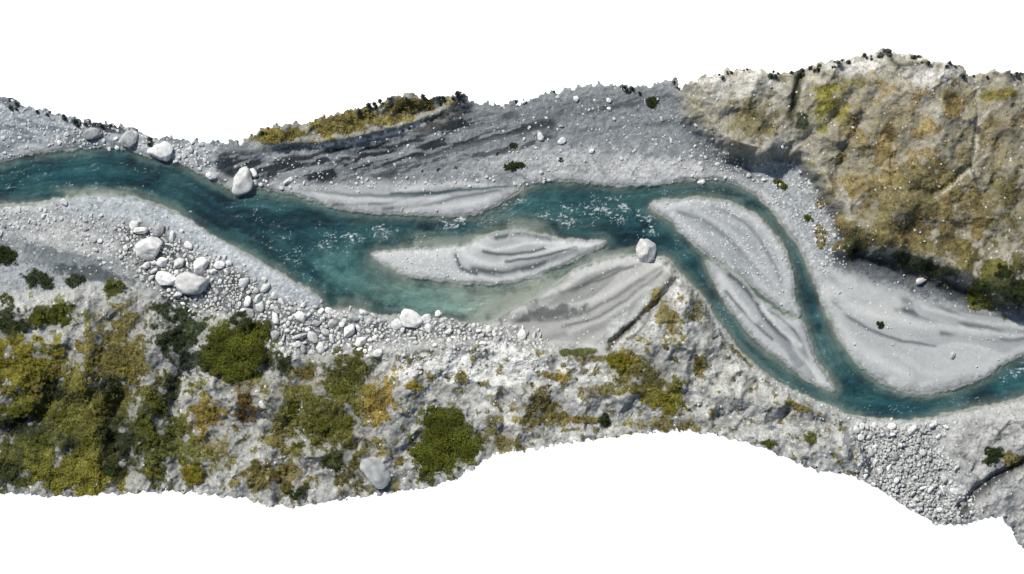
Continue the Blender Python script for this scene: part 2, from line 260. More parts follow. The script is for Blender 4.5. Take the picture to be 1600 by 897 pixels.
# vegetation patches; BG ones paint the shade of dark hollows into the colour
YG=(118,113,38);GD=(76,82,36);DG=(42,52,28);OB=(108,102,58);BR=(120,107,70);YB=(126,111,52);BG=(24,36,32)
VEG=[(110,650,250,150,0,.88,(94,94,44)),(500,650,150,110,0,.48,OB),(50,570,130,58,10,1,YG),(50,700,120,80,0,1,GD),(15,500,34,30,0,.95,DG),(90,495,60,24,-5,.95,GD),(5,400,34,14,20,1,DG),(62,438,26,14,20,.8,DG),(120,440,24,12,0,.8,DG),(182,455,26,15,0,.9,GD),
(180,570,90,90,0,.95,OB),(150,650,120,76,0,1,(98,98,40)),(235,680,68,104,0,1,GD),(125,735,130,48,0,1,YG),(278,525,50,66,-20,.92,DG),(370,545,66,52,0,.9,GD),(325,650,38,38,0,.9,YB),(384,636,26,46,0,.9,(90,74,38)),(305,742,32,18,0,.95,YG),(190,690,36,68,0,1,BG),(38,664,50,24,0,1,BG),(165,600,28,22,0,.95,BG),(290,560,20,34,0,.95,BG),(440,570,22,22,0,.8,DG),(90,610,34,16,20,.95,BG),(270,610,16,30,0,.9,BG),(20,740,36,24,0,.95,DG),(110,690,30,24,0,.92,DG),
(510,650,76,80,0,.95,(88,88,40)),(560,542,24,16,0,.8,GD),(590,630,30,54,0,.9,YB),(552,735,36,40,0,.9,(90,86,42)),(432,690,22,34,0,.85,OB),(545,580,46,58,20,.95,(80,82,36)),(475,585,38,28,0,.8,OB),(700,695,60,56,0,.95,GD),(785,690,40,24,0,.75,OB),(430,745,66,38,0,.7,OB),(385,600,60,30,0,.6,OB),(330,700,60,40,0,.55,OB),(525,720,20,24,0,.9,DG),
(850,640,46,44,0,.85,OB),(905,655,28,9,0,.7,YB),(868,588,28,8,10,.7,YB),(965,565,28,22,0,1,YG),(1010,590,68,56,0,.8,(98,94,48)),(1042,490,18,44,-30,.65,OB),(1090,570,16,26,0,.7,OB),(1162,556,28,8,38,.8,(100,98,48)),(1200,692,13,9,0,.9,GD),(1250,636,36,7,20,.75,OB),(1265,686,10,13,0,.8,GD),(1548,712,16,20,20,.95,DG),(1580,716,20,14,0,.6,OB),(945,657,11,11,0,.85,DG),(1050,662,76,15,0,.6,OB),(900,550,36,7,0,.7,GD),(650,600,14,10,0,.6,YB),(625,718,16,11,0,.7,YB),(770,655,16,12,0,.6,OB),(470,770,16,18,0,.7,DG),(200,500,50,24,0,.75,OB),(420,560,20,16,0,.8,GD),(1030,625,48,20,0,.85,YG),(720,590,10,12,0,.6,OB),(930,560,44,7,0,.5,OB),(1090,480,20,30,-30,.5,OB),(930,610,40,14,0,.5,OB),
(550,190,150,22,-14,.8,(116,108,60)),(640,166,64,14,-6,.85,OB),(440,212,54,13,-8,.9,(118,110,56)),(1018,160,11,10,0,1,DG),(802,260,17,5,-5,.9,DG),(800,227,8,5,0,.9,DG),(1220,288,14,6,40,.9,GD),(1375,507,8,6,0,1,DG),(1262,340,10,5,20,.8,GD),
(1290,165,38,56,20,1,(116,112,44)),(1395,205,105,80,0,.97,BR),(1185,190,64,42,0,.85,(114,108,76)),(1480,165,44,36,0,.9,(120,108,64)),(1558,152,36,13,0,.95,(122,112,48)),(1570,225,70,74,0,.95,(112,101,64)),(1430,295,155,108,0,.95,(116,106,68)),(1575,310,76,94,0,.95,(98,91,54)),(1552,430,70,50,30,1,(86,86,28)),(1575,455,52,30,20,1,DG),(1400,365,120,44,0,1,(104,94,56)),(1490,385,90,40,20,1,(92,86,44)),(1250,195,14,24,0,.9,DG),(1345,135,44,16,0,.7,OB),(1520,340,90,70,0,.97,(104,95,56)),(1330,388,14,22,0,.95,DG),(1240,150,8,24,10,.9,DG),(1440,414,90,12,18,.95,DG)]
VD=np.zeros(X.shape); VC=np.zeros(X.shape+(3,)); VW=np.zeros(X.shape)+1e-6
for cx,cy,rx,ry,rot,d,c in VEG:
    big=min(rx,ry)>14
    m=emask(cx,cy,rx,ry,rot,k=.75 if big else .5,soft=.7 if big else .4)
    k4=d**6*(5 if c in(BG,DG) else 1)
    VD=np.maximum(VD,m*d); VC+=lin(c)*((m**2)*k4)[...,None]; VW+=(m**2)*k4
stray=(mSH+mHE*.6)*ss(.58,.72,fbm(X/10,Y/10,4,211))*.5
stray*=(s>6)
m=stray*(VD<.2); VC+=lin(OB)*m[...,None]*.05; VW+=m*.05; VD=np.maximum(VD,stray)
VC/=VW[...,None]
VD*=inside*(s>2)
rockface=mHE*ss(.62,.78,ridged(XW/60,YW/60,3,501))*ss(430,330,Y)
VD*=(1-.6*rockface)
hue=(NB-.5)[...,None]*np.array([.5,.3,.0])*mHE[...,None]
tone=np.clip(.80+1.25*(NF-.42)+.5*(NG-.5),.3,1.9)[...,None]
soft=np.clip(VD,0,1)*.84
COL=COL*(1-soft[...,None])+np.clip(VC*(1.15+hue)*(.85+.6*(NF-.4)[...,None]),0,1)*soft[...,None]
vm=ss(.22,.62,VD*.95+(NG-.5)*.6+(NF-.5)*.5)*ss(.05,.25,VD)*(1-.35*mHE)
COL=COL*(1-.85*vm[...,None])+np.clip(VC*tone*(1+hue),0,1)*.85*vm[...,None]
strokes([([(1516,120),(1522,170),(1520,230),(1510,270),(1525,300)],3),([(1540,178),(1522,200)],2.2),([(1330,140),(1300,175),(1250,215)],3.5),([(1455,310),(1485,290),(1512,262),(1545,238)],2.6),([(1560,160),(1535,180),(1523,195)],2.2)],(186,184,175),.7,1.,ss(.2,.5,NF))
paint(stroke([(1518,225),(1512,258),(1520,292)],2),(62,60,52),.7); paint(emask(1522,205,6,8,0,.3),(40,42,38),.8)
# grain and wet margin
gr=(1-.78*silt)
COL*=np.clip(1+gr*(.48*(NG-.5)+.38*(WN-.5)+.16*(NF-.5)),.3,1.7)[...,None]
fl1,fl2,fc=voro(X/2.7,Y/2.7,103)
spd=np.clip(PEB*.55,0,1)*(1-vm)*(s>0)
COL=np.where(((fc<spd*.55)&(fl1<.42))[...,None],COL*.25+lin((238,240,240))*.75,COL)
dk=(fc>.92)&(fl1<.36)&(s>3)&(silt<.5)
COL=np.where(dk[...,None],COL*.42,COL)
cr=((mCB>.4))&((slab<.20)|(cob<.08)); COL=np.where(cr[...,None],COL*.28,COL)
wet=ss(4,0,np.abs(s))*(.3+.7*ss(.35,.6,NB)); COL*=(1-.4*wet)[...,None]
rim=(1-ss(2,10,np.abs(s-9)))*(fbm(X/40,Y/40,2,301)>.42)*(1-hm); COL=COL*(1-.3*rim[...,None])+lin((218,221,223))*.3*rim[...,None]
under=(s<0); COL=np.where(under[...,None],COL*.15+lin((166,174,164))*.8,COL)
COL=np.clip(COL*np.array([1.02,1.0,.955])*.97,0.004,.9)

# ---------------------------------------------------------------- materials
def mat(name,attr,rough=.9,nscale=4.,namp=.25,bump=.15,spec=.25):
    m=bpy.data.materials.new(name); m.use_nodes=True; nt=m.node_tree; N=nt.nodes; Lk=nt.links
    b=N['Principled BSDF']; b.inputs['Roughness'].default_value=rough; b.inputs['Specular IOR Level'].default_value=spec
    a=N.new('ShaderNodeAttribute'); a.attribute_name=attr
    tc=N.new('ShaderNodeTexCoord'); n=N.new('ShaderNodeTexNoise'); n.inputs['Scale'].default_value=nscale; n.inputs['Detail'].default_value=5
    Lk.new(tc.outputs['Object'],n.inputs['Vector'])
    mr=N.new('ShaderNodeMapRange'); mr.inputs['From Min'].default_value=.25; mr.inputs['From Max'].default_value=.75
    mr.inputs['To Min'].default_value=1-namp; mr.inputs['To Max'].default_value=1+namp; Lk.new(n.outputs['Fac'],mr.inputs['Value'])
    vm_=N.new('ShaderNodeVectorMath'); vm_.operation='SCALE'; Lk.new(a.outputs['Color'],vm_.inputs[0]); Lk.new(mr.outputs[0],vm_.inputs['Scale'])
    Lk.new(vm_.outputs[0],b.inputs['Base Color'])
    bp=N.new('ShaderNodeBump'); bp.inputs['Strength'].default_value=.5; bp.inputs['Distance'].default_value=bump; Lk.new(n.outputs['Fac'],bp.inputs['Height']); Lk.new(bp.outputs[0],b.inputs['Normal'])
    return m,nt,b,a
M_ground,_,_,_=mat('gravel_soil','tint',nscale=3.5,namp=.10,bump=.03)
M_leaf,_,_,_=mat('foliage','tint',rough=.8,nscale=1.5,namp=.3,bump=0.01,spec=.15)
M_wat,ntw,bw,aw=mat('river_water','tint',rough=.25,nscale=1.1,namp=.08,bump=.06,spec=.5)
aa=ntw.nodes.new('ShaderNodeAttribute'); aa.attribute_name='opacity'; ntw.links.new(aa.outputs['Fac'],bw.inputs['Alpha'])
def simple(name,cols,scale,rough=.85,bump=.06):
    m=bpy.data.materials.new(name); m.use_nodes=True; nt=m.node_tree; N=nt.nodes; b=N['Principled BSDF']; b.inputs['Roughness'].default_value=rough; b.inputs['Specular IOR Level'].default_value=.25
    tc=N.new('ShaderNodeTexCoord'); n=N.new('ShaderNodeTexNoise'); n.inputs['Scale'].default_value=scale; n.inputs['Detail'].default_value=6
    r=N.new('ShaderNodeValToRGB'); r.color_ramp.elements[0].position=.3; r.color_ramp.elements[1].position=.6
    r.color_ramp.elements[0].color=(*lin(cols[0]),1); r.color_ramp.elements[1].color=(*lin(cols[1]),1)
    nt.links.new(tc.outputs['Object'],n.inputs['Vector']); nt.links.new(n.outputs['Fac'],r.inputs[0])
    oi=N.new('ShaderNodeObjectInfo'); mr=N.new('ShaderNodeMapRange'); mr.inputs['To Min'].default_value=.72; mr.inputs['To Max'].default_value=1.08; nt.links.new(oi.outputs['Random'],mr.inputs['Value'])
    v=N.new('ShaderNodeVectorMath'); v.operation='SCALE'; nt.links.new(r.outputs[0],v.inputs[0]); nt.links.new(mr.outputs[0],v.inputs['Scale']); nt.links.new(v.outputs[0],b.inputs['Base Color'])
    bp=N.new('ShaderNodeBump'); bp.inputs['Distance'].default_value=bump; nt.links.new(n.outputs['Fac'],bp.inputs['Height']); nt.links.new(bp.outputs[0],b.inputs['Normal'])
    return m
M_rock=simple('pale_rock',[(148,150,150),(206,207,205)],2.2)
M_white=simple('white_rock',[(198,198,196),(244,244,240)],2.0)
M_grey=simple('weathered_rock',[(132,136,136),(184,186,184)],1.6)
M_bark=simple('bark',[(60,50,40),(90,78,62)],6)

# ---------------------------------------------------------------- mesh builders
scene=bpy.context.scene; COLL=scene.collection
def mesh_np(name,V,F,mats,tint=None,opac=None,smooth=True):
    me=bpy.data.meshes.new(name); V=np.asarray(V,np.float32); F=np.asarray(F,np.int32); k=F.shape[1]
    me.vertices.add(len(V)); me.vertices.foreach_set('co',V.ravel())
    me.loops.add(F.size); me.loops.foreach_set('vertex_index',F.ravel())
    me.polygons.add(len(F)); me.polygons.foreach_set('loop_start',np.arange(0,F.size,k,dtype=np.int32))
    try: me.polygons.foreach_set('loop_total',np.full(len(F),k,np.int32))
    except Exception: pass
    me.polygons.foreach_set('use_smooth',np.full(len(F),smooth))
    me.update(calc_edges=True)
    if tint is not None:
        a=me.attributes.new('tint','FLOAT_COLOR','POINT'); a.data.foreach_set('color',np.concatenate([tint,np.ones((len(V),1))],1).astype(np.float32).ravel())
    if opac is not None:
        a=me.attributes.new('opacity','FLOAT','POINT'); a.data.foreach_set('value',opac.astype(np.float32))
    me.materials.append(mats); me.validate(); return me
def link(name,me,**kw):
    o=bpy.data.objects.new(name,me); COLL.objects.link(o)
    for k,v in kw.items(): o[k]=v
    return o

idx=np.arange(NX*NY).reshape(NY,NX); N0=NX*NY
Vt=np.stack([WX(X).ravel(),WY(Y).ravel(),H.ravel()],1)
cell=inside[:-1,:-1]&inside[1:,:-1]&inside[:-1,1:]&inside[1:,1:]
q=np.stack([idx[1:,:-1],idx[1:,1:],idx[:-1,1:],idx[:-1,:-1]],-1)
BASE=-2.5
Vb=Vt.copy(); Vb[:,2]=BASE
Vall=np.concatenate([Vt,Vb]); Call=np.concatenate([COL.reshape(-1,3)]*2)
sc=s[:-1,:-1]
reg=np.zeros(cell.shape,int)
midy=np.interp(X[:-1,:-1],[-60,0,300,500,700,900,1050,1170,1250,1330,1450,1600,1660],[290,288,320,420,440,380,360,400,520,620,636,590,575])
reg[(Y[:-1,:-1]>midy)]=1
def inp(P):
    m=np.zeros(X.shape,bool); sl=local(P,10); m[sl]=segdist(P,XW[sl],YW[sl])<0; return m[:-1,:-1]
reg[inp(NBAR)]=5; reg[inp(EAST)]=6; reg[inp(EB)]=7; reg[inp(SW)]=8
reg[sc<-2.5]=2
near=(sc>=-2.5)
reg[near&(dA[:-1,:-1]<4)]=3; reg[near&(dB[:-1,:-1]<4)]=4; reg[near&(dC[:-1,:-1]<4)&(dC[:-1,:-1]<dB[:-1,:-1])]=9
names={0:('riverbank','grey gravel and mossy hillside bordering the teal river'),1:('riverbank','pale rocky slope overgrown with yellow green moss beside the river'),
2:('riverbed','silty grey riverbed beneath shallow teal water'),3:('sandbar','pale leaf shaped sandbar surrounded by teal water'),4:('sandbar','broad speckled grey gravel island dividing the river'),
9:('sandbar','narrow tapering sandbar with dark flow lines in water'),5:('sandbar','streaked grey sand spit attached to the gravel shore'),6:('sandbar','wide pale sand flat inside the river bend'),
7:('sandbar','swept grey sand tongue below the rocky spur'),8:('sandbar','long pale gravel beach along the river')}
def skirts():
    out=[];rg=[]
    C=np.pad(cell,1)
    for (dj,di),(a,b) in {(-1,0):(2,3),(1,0):(0,1),(0,-1):(3,0),(0,1):(1,2)}.items():
        nb=C[1+dj:1+dj+cell.shape[0],1+di:1+di+cell.shape[1]]
        m=cell&~nb; A=q[m][:,a];B=q[m][:,b]
        out.append(np.stack([B,A,A+N0,B+N0],1)); rg.append(reg[m])
    return np.concatenate(out),np.concatenate(rg)
SQ,SR=skirts()
for r,(nm,lab) in names.items():
    F=np.concatenate([q[cell&(reg==r)],SQ[SR==r]])
    if len(F)==0: continue
    u,inv=np.unique(F,return_inverse=True); inv=inv.reshape(F.shape)
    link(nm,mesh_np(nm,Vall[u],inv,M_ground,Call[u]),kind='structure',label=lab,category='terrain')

# ---------------------------------------------------------------- water
RAP=[(150,292,110,10,3,.45),(60,275,80,14,-5,.35),(230,262,60,14,15,.35),(712,350,36,20,0,1.1),(800,322,40,16,-20,.9),(880,335,64,32,0,.8),(965,328,54,32,0,.85),(1010,345,30,26,40,.95),(530,372,50,28,0,.8),(590,365,40,18,0,.8),(460,400,60,40,30,.55),(640,375,60,14,0,.6),(890,440,12,22,20,.7),(1130,480,14,40,-25,.45),(1190,590,50,10,38,.6),(1575,585,44,20,-25,.75),(1400,640,46,8,0,.7),(1150,300,60,10,10,.5),(1060,300,60,10,0,.4),(400,330,40,18,30,.5),(870,395,70,10,-10,.3),(780,350,50,12,0,.75),(1230,600,60,8,25,.4),(1520,625,60,10,-15,.5),(500,450,34,24,0,.45),(1065,385,20,30,-40,.45)]
FO=np.zeros(X.shape)
for e in RAP: FO=np.maximum(FO,emask(*e[:5],k=.6,soft=.6)*e[5])
flow=ridged(XW/18,YW/5,4,221); sp=fbm(XF/3.6,YF/1.8,2,231)
foam_sparkle=ss(1.07,1.30,flow*.62+sp*.55+FO*.42)*ss(0,.2,FO)*.85  # white riffles, with sparkle on the water painted in the same colour
foam_sparkle=np.maximum(foam_sparkle,(WN>1-.022*(.12+FO*1.6))*.5*ss(.45,.6,NF+FO*.2))
wl=fbm(XS/70,YS/26,4,241); wl=(wl-wl.mean())/wl.std()
fl=afbm((X+Y*.5)/120,np.clip(s,-80,0)/5+sx*.05,3,243)
WC=np.zeros(X.shape+(3,)); WC[:]=lin((38,79,86))
def wp(m,c,k=1):
    m=(np.clip(m,0,1)*k)[...,None]; WC[:]=WC*(1-m)+lin(c)*m
wp(ss(-.2,1.6,wl),(68,112,113),.6); wp(ss(0,-1.4,wl),(22,48,56),.85)
wp(ss(10,40,-s)*ss(600,400,X),(26,54,63),.45)
for e in [(110,270,150,20,-3,.6,(36,82,88)),(320,320,90,40,35,.7,(30,58,66)),(600,440,130,66,10,.75,(90,132,128)),(560,400,90,46,0,.5,(68,108,108)),(760,470,130,36,-15,1,(160,180,168)),(680,470,120,34,5,.85,(112,150,142)),(850,440,115,20,-20,.95,(164,182,168)),(700,372,150,20,0,.65,(116,144,136)),(160,298,90,11,3,.75,(136,158,151)),(900,330,120,30,0,.45,(50,90,94)),(800,348,110,26,0,.65,(100,122,118)),(1100,390,40,50,-40,.5,(26,66,74)),(1180,560,70,20,38,.5,(26,80,88)),(1260,440,14,60,-15,.6,(36,84,92)),(1300,540,24,70,-20,.6,(90,124,122)),(1400,635,100,20,0,.6,(28,84,94)),(1570,590,60,25,-20,.6,(36,92,102)),(1050,385,30,30,0,.5,(36,76,82)),(1045,330,46,28,0,.7,(106,132,128)),(690,452,110,14,4,.8,(130,164,154)),(490,460,40,30,0,.65,(88,128,124)),(350,350,36,24,30,.7,(22,44,52)),(400,372,50,20,30,.75,(20,42,50)),(560,345,60,10,5,.5,(28,58,64)),(480,345,50,16,15,.6,(26,54,62)),(430,405,30,14,30,.6,(24,50,58)),(940,355,60,12,0,.5,(30,62,68))]:
    wp(emask(*e[:5],k=.6 if sum(e[6])<150 else .35,soft=.8),e[6],e[5])
wp(ss(20,0,-s)*ss(.2,.6,NB),(128,150,142),.55)
WC*=(.88+.30*(NF-.5)+.26*(sp-.5)+.08*WN+.75*(fl-.5))[...,None]
WC=WC*(1-foam_sparkle[...,None]*.9)+lin((222,232,235))*foam_sparkle[...,None]*.9
WC*=np.array([1.05,.99,.95])
OP=np.clip(1-np.exp(-depth*2.3)+foam_sparkle*.8,.02,1)
OP=np.where(s>-.3,.02,OP)
wcell=cell&(sc<4)
F=q[wcell]; u,inv=np.unique(F,return_inverse=True); inv=inv.reshape(F.shape)
Hw=((fbm(XW/18,YW/8,4,251)-.5)*.14+(sp-.5)*.05+(fl-.5)*.10+foam_sparkle*.06)*ss(0,12,-s)
Vw=Vt.copy(); Vw[:,2]=Hw.ravel()
link('river',mesh_np('river',Vw[u],inv,M_wat,np.clip(WC,0,.85).reshape(-1,3)[u],OP.ravel()[u]),kind='structure',label='braided teal river flowing between pale gravel bars',category='river')

# ---------------------------------------------------------------- white backdrop, glows so it stays evenly white and shows no shadow
V=np.array([(-3000,-3000,BASE-.05),(3000,-3000,BASE-.05),(3000,3000,BASE-.05),(-3000,3000,BASE-.05)])
mb=bpy.data.materials.new('glowing_backdrop'); mb.use_nodes=True; b=mb.node_tree.nodes['Principled BSDF']; b.inputs['Base Color'].default_value=(.9,.9,.9,1); b.inputs['Roughness'].default_value=1
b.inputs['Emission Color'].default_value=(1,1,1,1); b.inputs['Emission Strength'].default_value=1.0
link('backdrop',mesh_np('backdrop',V,[[0,1,2,3]],mb),kind='structure',label='self glowing white backdrop under the terrain',category='ground')

# ---------------------------------------------------------------- rocks
import bmesh
def ico(sub):
    bm=bmesh.new(); bmesh.ops.create_icosphere(bm,subdivisions=sub,radius=1); bm.verts.ensure_lookup_table()
    v=np.array([x.co[:] for x in bm.verts]); f=np.array([[w.index for w in x.verts] for x in bm.faces]); bm.free(); return v,f
ICO={k:ico(k) for k in(1,2,3,4)}
def rock(sub,seed,flat=.62,K=9,lo=.55,asp=.6):
    r=np.random.RandomState(seed); v,f=ICO[sub]; n=r.normal(size=(K,3)); n/=np.linalg.norm(n,axis=1)[:,None]
    h=r.uniform(lo,.95,K); dd=v@n.T; rad=np.min(np.where(dd>.05,h/np.maximum(dd,.05),9),axis=1); rad=np.minimum(rad,1.15)
    if sub==4: rad*=1+(fbm(v[:,0]*3+seed+5,v[:,1]*3+v[:,2]*2.3+40,4,7)-.5)*.22
    else: rad*=1+(vnoise(v[:,0]*3+seed,v[:,1]*3+v[:,2]*2+40,7)-.5)*.14
    return v*rad[:,None]*np.array([1.08,r.uniform(asp,1),flat]),f
def hz(px,py):
    i=int(np.clip(round((px-gx[0])/ST),0,NX-1)); j=int(np.clip(round((py-gy[0])/ST),0,NY-1)); return H[j,i],s[j,i],inside[j,i],j,i
rk=[mesh_np('boulder',*rock(3,300+i),M_rock) for i in range(9)]
rkw=[mesh_np('boulder',*rock(3,400+i,flat=.7),M_white) for i in range(9)]
big_w=[mesh_np('boulder',*rock(4,430+i,flat=.62,K=14,lo=.68,asp=.85),M_white) for i in range(6)]
big_g=[mesh_np('boulder',*rock(4,450+i,flat=.6,K=16,lo=.74,asp=.9),M_grey) for i in range(3)]
placed=[]
def boulder(px,py,r,rz=None,sy=1,rot=None,white=False,label='rounded pale grey boulder on the river gravel',group='boulders scattered along the river',sink=.18):
    h,ss_,ok,j,i=hz(px,py)
    if not ok: return False
    me=random.choice((big_w if white else big_g) if r>12 else (rkw if white else rk)); o=link('boulder',me,label=label,category='rock',group=group)
    R=r*S; o.location=(float(WX(px)),float(WY(py)),max(h,-.25)+R*sink); o.scale=(R,R*sy,R*(rz or .9)); o.rotation_euler=(0,0,random.random()*6.3 if rot is None else rot)
    placed.append((px,py,r)); return True
FEAT=[(253,238,18,.95,True,'large smooth pale boulder standing at the water edge'),(380,282,20,.95,True,'large white angular boulder in the shallow river margin'),(397,272,8,1,True,None),(398,286,6,1,False,None),(330,275,8,.9,True,'small white rock breaking the dark river surface'),(234,388,19,1,True,'big white boulder among river cobbles'),(302,443,24,.78,True,'big flat white boulder among river cobbles'),(258,437,15,.85,True,None),(223,361,12,.8,True,None),(313,415,13,.9,True,None),(640,500,17,.95,True,'white angular boulder at the water edge'),(622,505,10,1,True,None),(665,498,9,1,True,None),(145,210,14,.7,False,'grey boulder half buried in the gravel slope'),(203,218,14,.95,False,'grey craggy boulder above the river bank'),(1436,438,10,.9,True,'white rock on dark wet sand'),(587,733,24,1.0,False,'large grey domed boulder in a mossy hollow'),(450,283,8,1,True,None),(100,316,6,1,True,None),(413,632,7,1,True,None),(546,517,11,.9,True,None),(210,352,8,1,True,None),(765,515,6,1,True,None),(685,490,6,1,True,None),(900,155,5,1,True,None),(845,214,6,1,True,None),(878,220,6,1,True,None),(1095,285,6,1,True,None),(1488,556,5,1,False,None),(280,412,9,1,True,None),(345,415,9,.8,True,None),(380,440,9,.9,True,None),(520,505,9,.9,True,None),(470,495,10,.9,True,None),(430,500,10,.9,True,None)]
for px,py,r,sy,w,l in FEAT:
    kw={'label':l} if l else {}
    boulder(px,py,r,sy=sy,white=w,rot=random.uniform(-.3,.3) if sy<.9 else None,sink=-.12 if r==24 and not w else .18,**kw)
v,f=ICO[4]
n=np.array([[.75,.1,.62],[-.62,.35,.68],[-.1,-.78,.6],[.35,.75,.55],[-.9,-.3,.2],[.95,-.3,.1],[0,1,.05],[0,-1,0.1],[.4,-.8,.3]],float); n/=np.linalg.norm(n,axis=1)[:,None]
h=np.array([.62,.6,.62,.66,.85,.85,1.0,.85,.8]); dd=v@n.T; rad=np.minimum(np.min(np.where(dd>.05,h/np.maximum(dd,.05),9),axis=1),1.15)
rad+=(vnoise(v[:,0]*4+9,v[:,1]*4+v[:,2]*3+9,3)-.5)*.08
o=link('boulder',mesh_np('boulder',v*rad[:,None]*np.array([.95,1.2,1.0]),f,M_white),label='large white pyramid shaped boulder at the spur tip',category='rock',group='boulders scattered along the river')
o.location=(float(WX(1010)),float(WY(394)),.35); o.scale=(1.75,1.75,1.6); placed.append((1010,394,16))

cands=[]
GR={}
for a,b,c_ in placed:
    for ii in(-1,0,1):
        for jj in(-1,0,1): GR.setdefault((int(a//30)+ii,int(b//30)+jj),[]).append((a,b,c_))
def field(P,n,r0,r1,tag,pw=2.2,gap=.92,clump=.0):
    P=np.array(P,float); lo=P.min(0); hi=P.max(0); c=0; tries=0
    while c<n and tries<n*30:
        tries+=1; x=random.uniform(lo[0],hi[0]); y=random.uniform(lo[1],hi[1])
        j=int((y-gy[0])/ST); i=int((x-gx[0])/ST)
        if not(0<=j<NY and 0<=i<NX) or not inside[j,i] or s[j,i]<-3: continue
        if segdist(P,np.array([x]),np.array([y]))[0]>random.gauss(-2,7 if tag!='slab' else 14): continue
        if clump and random.random()<clump*(1-ss(.4,.6,NF[j,i])): continue
        r=r0+(r1-r0)*random.random()**pw*(1-c/n*.8)
        if any((x-a)**2+(y-b)**2<((r+c_)*gap)**2 for a,b,c_ in GR.get((int(x//30),int(y//30)),[])): continue
        for ii in(-1,0,1):
            for jj in(-1,0,1): GR.setdefault((int(x//30)+ii,int(y//30)+jj),[]).append((x,y,r))
        cands.append((x,y,r,tag)); c+=1
field([(180,345),(250,350),(300,390),(370,410),(350,470),(300,465),(215,430),(190,390)],110,2.5,10,'cobble',2.0,.9,.7)
field([(400,440),(440,470),(500,484),(560,492),(600,502),(600,535),(500,555),(440,545),(400,500),(370,480)],240,3,12,'cobble',1.6,.84,.35)
field([(600,495),(700,492),(712,512),(850,522),(850,545),(700,535),(600,540)],130,2.5,9,'cobble',2,.88,.6)
field(CF,650,1.5,5,'cobble',2,.84,.8)
field(COBP,320,1.8,10,'slab',2.6,.85,.8)
field([(-60,330),(60,322),(110,345),(60,360),(-60,365)],60,2,8,'cobble',2)
field([(110,330),(200,340),(180,430),(120,380)],50,2,5,'cobble',1.5)
field([(600,545),(830,545),(860,580),(600,600)],90,1.5,4,'slab',1.5)
field([(100,195),(230,215),(330,222),(330,275),(240,238),(120,225)],70,2,6,'shore',2,.92,.6)
field([(-60,160),(100,190),(120,225),(-60,245)],50,1.5,4.5,'shore',2,.92,.6)
field([(740,165),(1060,140),(1100,215),(1180,265),(1170,290),(820,282),(760,255),(700,240)],130,1.2,5,'shore',2.4,.92,.9)
field([(1060,215),(1180,262),(1240,250),(1310,350),(1330,400),(1290,430),(1240,360),(1180,290),(1080,280)],150,1.3,4.5,'shore',2,.92,.7)
field([(350,285),(480,300),(800,290),(880,284),(800,276),(440,284)],80,1.5,4.5,'shore',2,.92,.7)
field([(420,240),(700,190),(720,230),(440,290)],30,1.2,3.5,'shore',2,.92,.7)
field([(1200,600),(1330,655),(1345,640),(1220,590)],20,1.5,4,'shore',2)
field([(1080,120),(1600,120),(1600,400),(1330,370),(1100,200)],80,1.,3,'shore',2,.92,.7)
field([(300,590),(1300,640),(1320,730),(1000,670),(600,760),(300,760)],110,1.,3.6,'shore',2,.92,.7)
field([(1270,420),(1600,490),(1600,550),(1400,600),(1320,540)],25,1.,3,'shore',2)
cands.sort(key=lambda c:-c[2])
nb=300-len(placed)
labs={'cobble':('angular pale river stone packed among cobbles','river stones packed on the gravel bank'),'slab':('white broken rock in the pale rubble gully','white rubble in the gully'),'shore':('small pale stone lying on grey gravel','stones scattered over the gravel')}
for x,y,r,t in cands[:nb]:
    l,g=labs[t]; boulder(x,y,min(r,12),white=random.random()<(.85 if t!='cobble' else .7),label=l,group=g,sy=random.uniform(.65,1.1))
allV=[];allF=[];off=0
def put(base,x,y,r,z,flat=1.):
    global off
    v,f=base; n=len(x); a=np.random.RandomState(int(n)).rand(n)*6.28; c,sn=np.cos(a)[:,None],np.sin(a)[:,None]
    vx=v[None,:,0]*c-v[None,:,1]*sn; vy=v[None,:,0]*sn+v[None,:,1]*c
    R=(r*S)[:,None]; P=np.stack([WX(x)[:,None]+vx*R,WY(y)[:,None]+vy*R,z[:,None]+v[None,:,2]*R*flat],-1)
    allV.append(P.reshape(-1,3)); allF.append((f[None]+(np.arange(n)*len(v))[:,None,None]+off).reshape(-1,3)); off+=n*len(v)
rest=np.array([(x,y,r) for x,y,r,_ in cands[nb:]])
def samp(A,x,y): return A[np.clip(((y-gy[0])/ST).astype(int),0,NY-1),np.clip(((x-gx[0])/ST).astype(int),0,NX-1)]
for k in range(6):
    R=rest[k::6]; put(rock(2,500+k),R[:,0],R[:,1],R[:,2],samp(H,R[:,0],R[:,1])+R[:,2]*S*.15)
NP=150000; x=RS.uniform(-58,1658,NP); y=RS.uniform(80,850,NP)
ok=(samp(s,x,y)>2)&samp(inside,x,y)&(RS.rand(NP)<samp(PEB*(1-vm)*ss(.3,.65,NF),x,y)*.6)
x=x[ok];y=y[ok]; r=.5+1.8*RS.rand(len(x))**4
for k in range(5):
    v,f=rock(1,600+k,flat=.8,K=8); put((v,f),x[k::5],y[k::5],r[k::5],samp(H,x[k::5],y[k::5])+.02)
link('pebbles',mesh_np('pebbles',np.concatenate(allV),np.concatenate(allF),M_white,smooth=False),kind='stuff',label='loose pale pebbles strewn over the gravel banks',category='gravel')

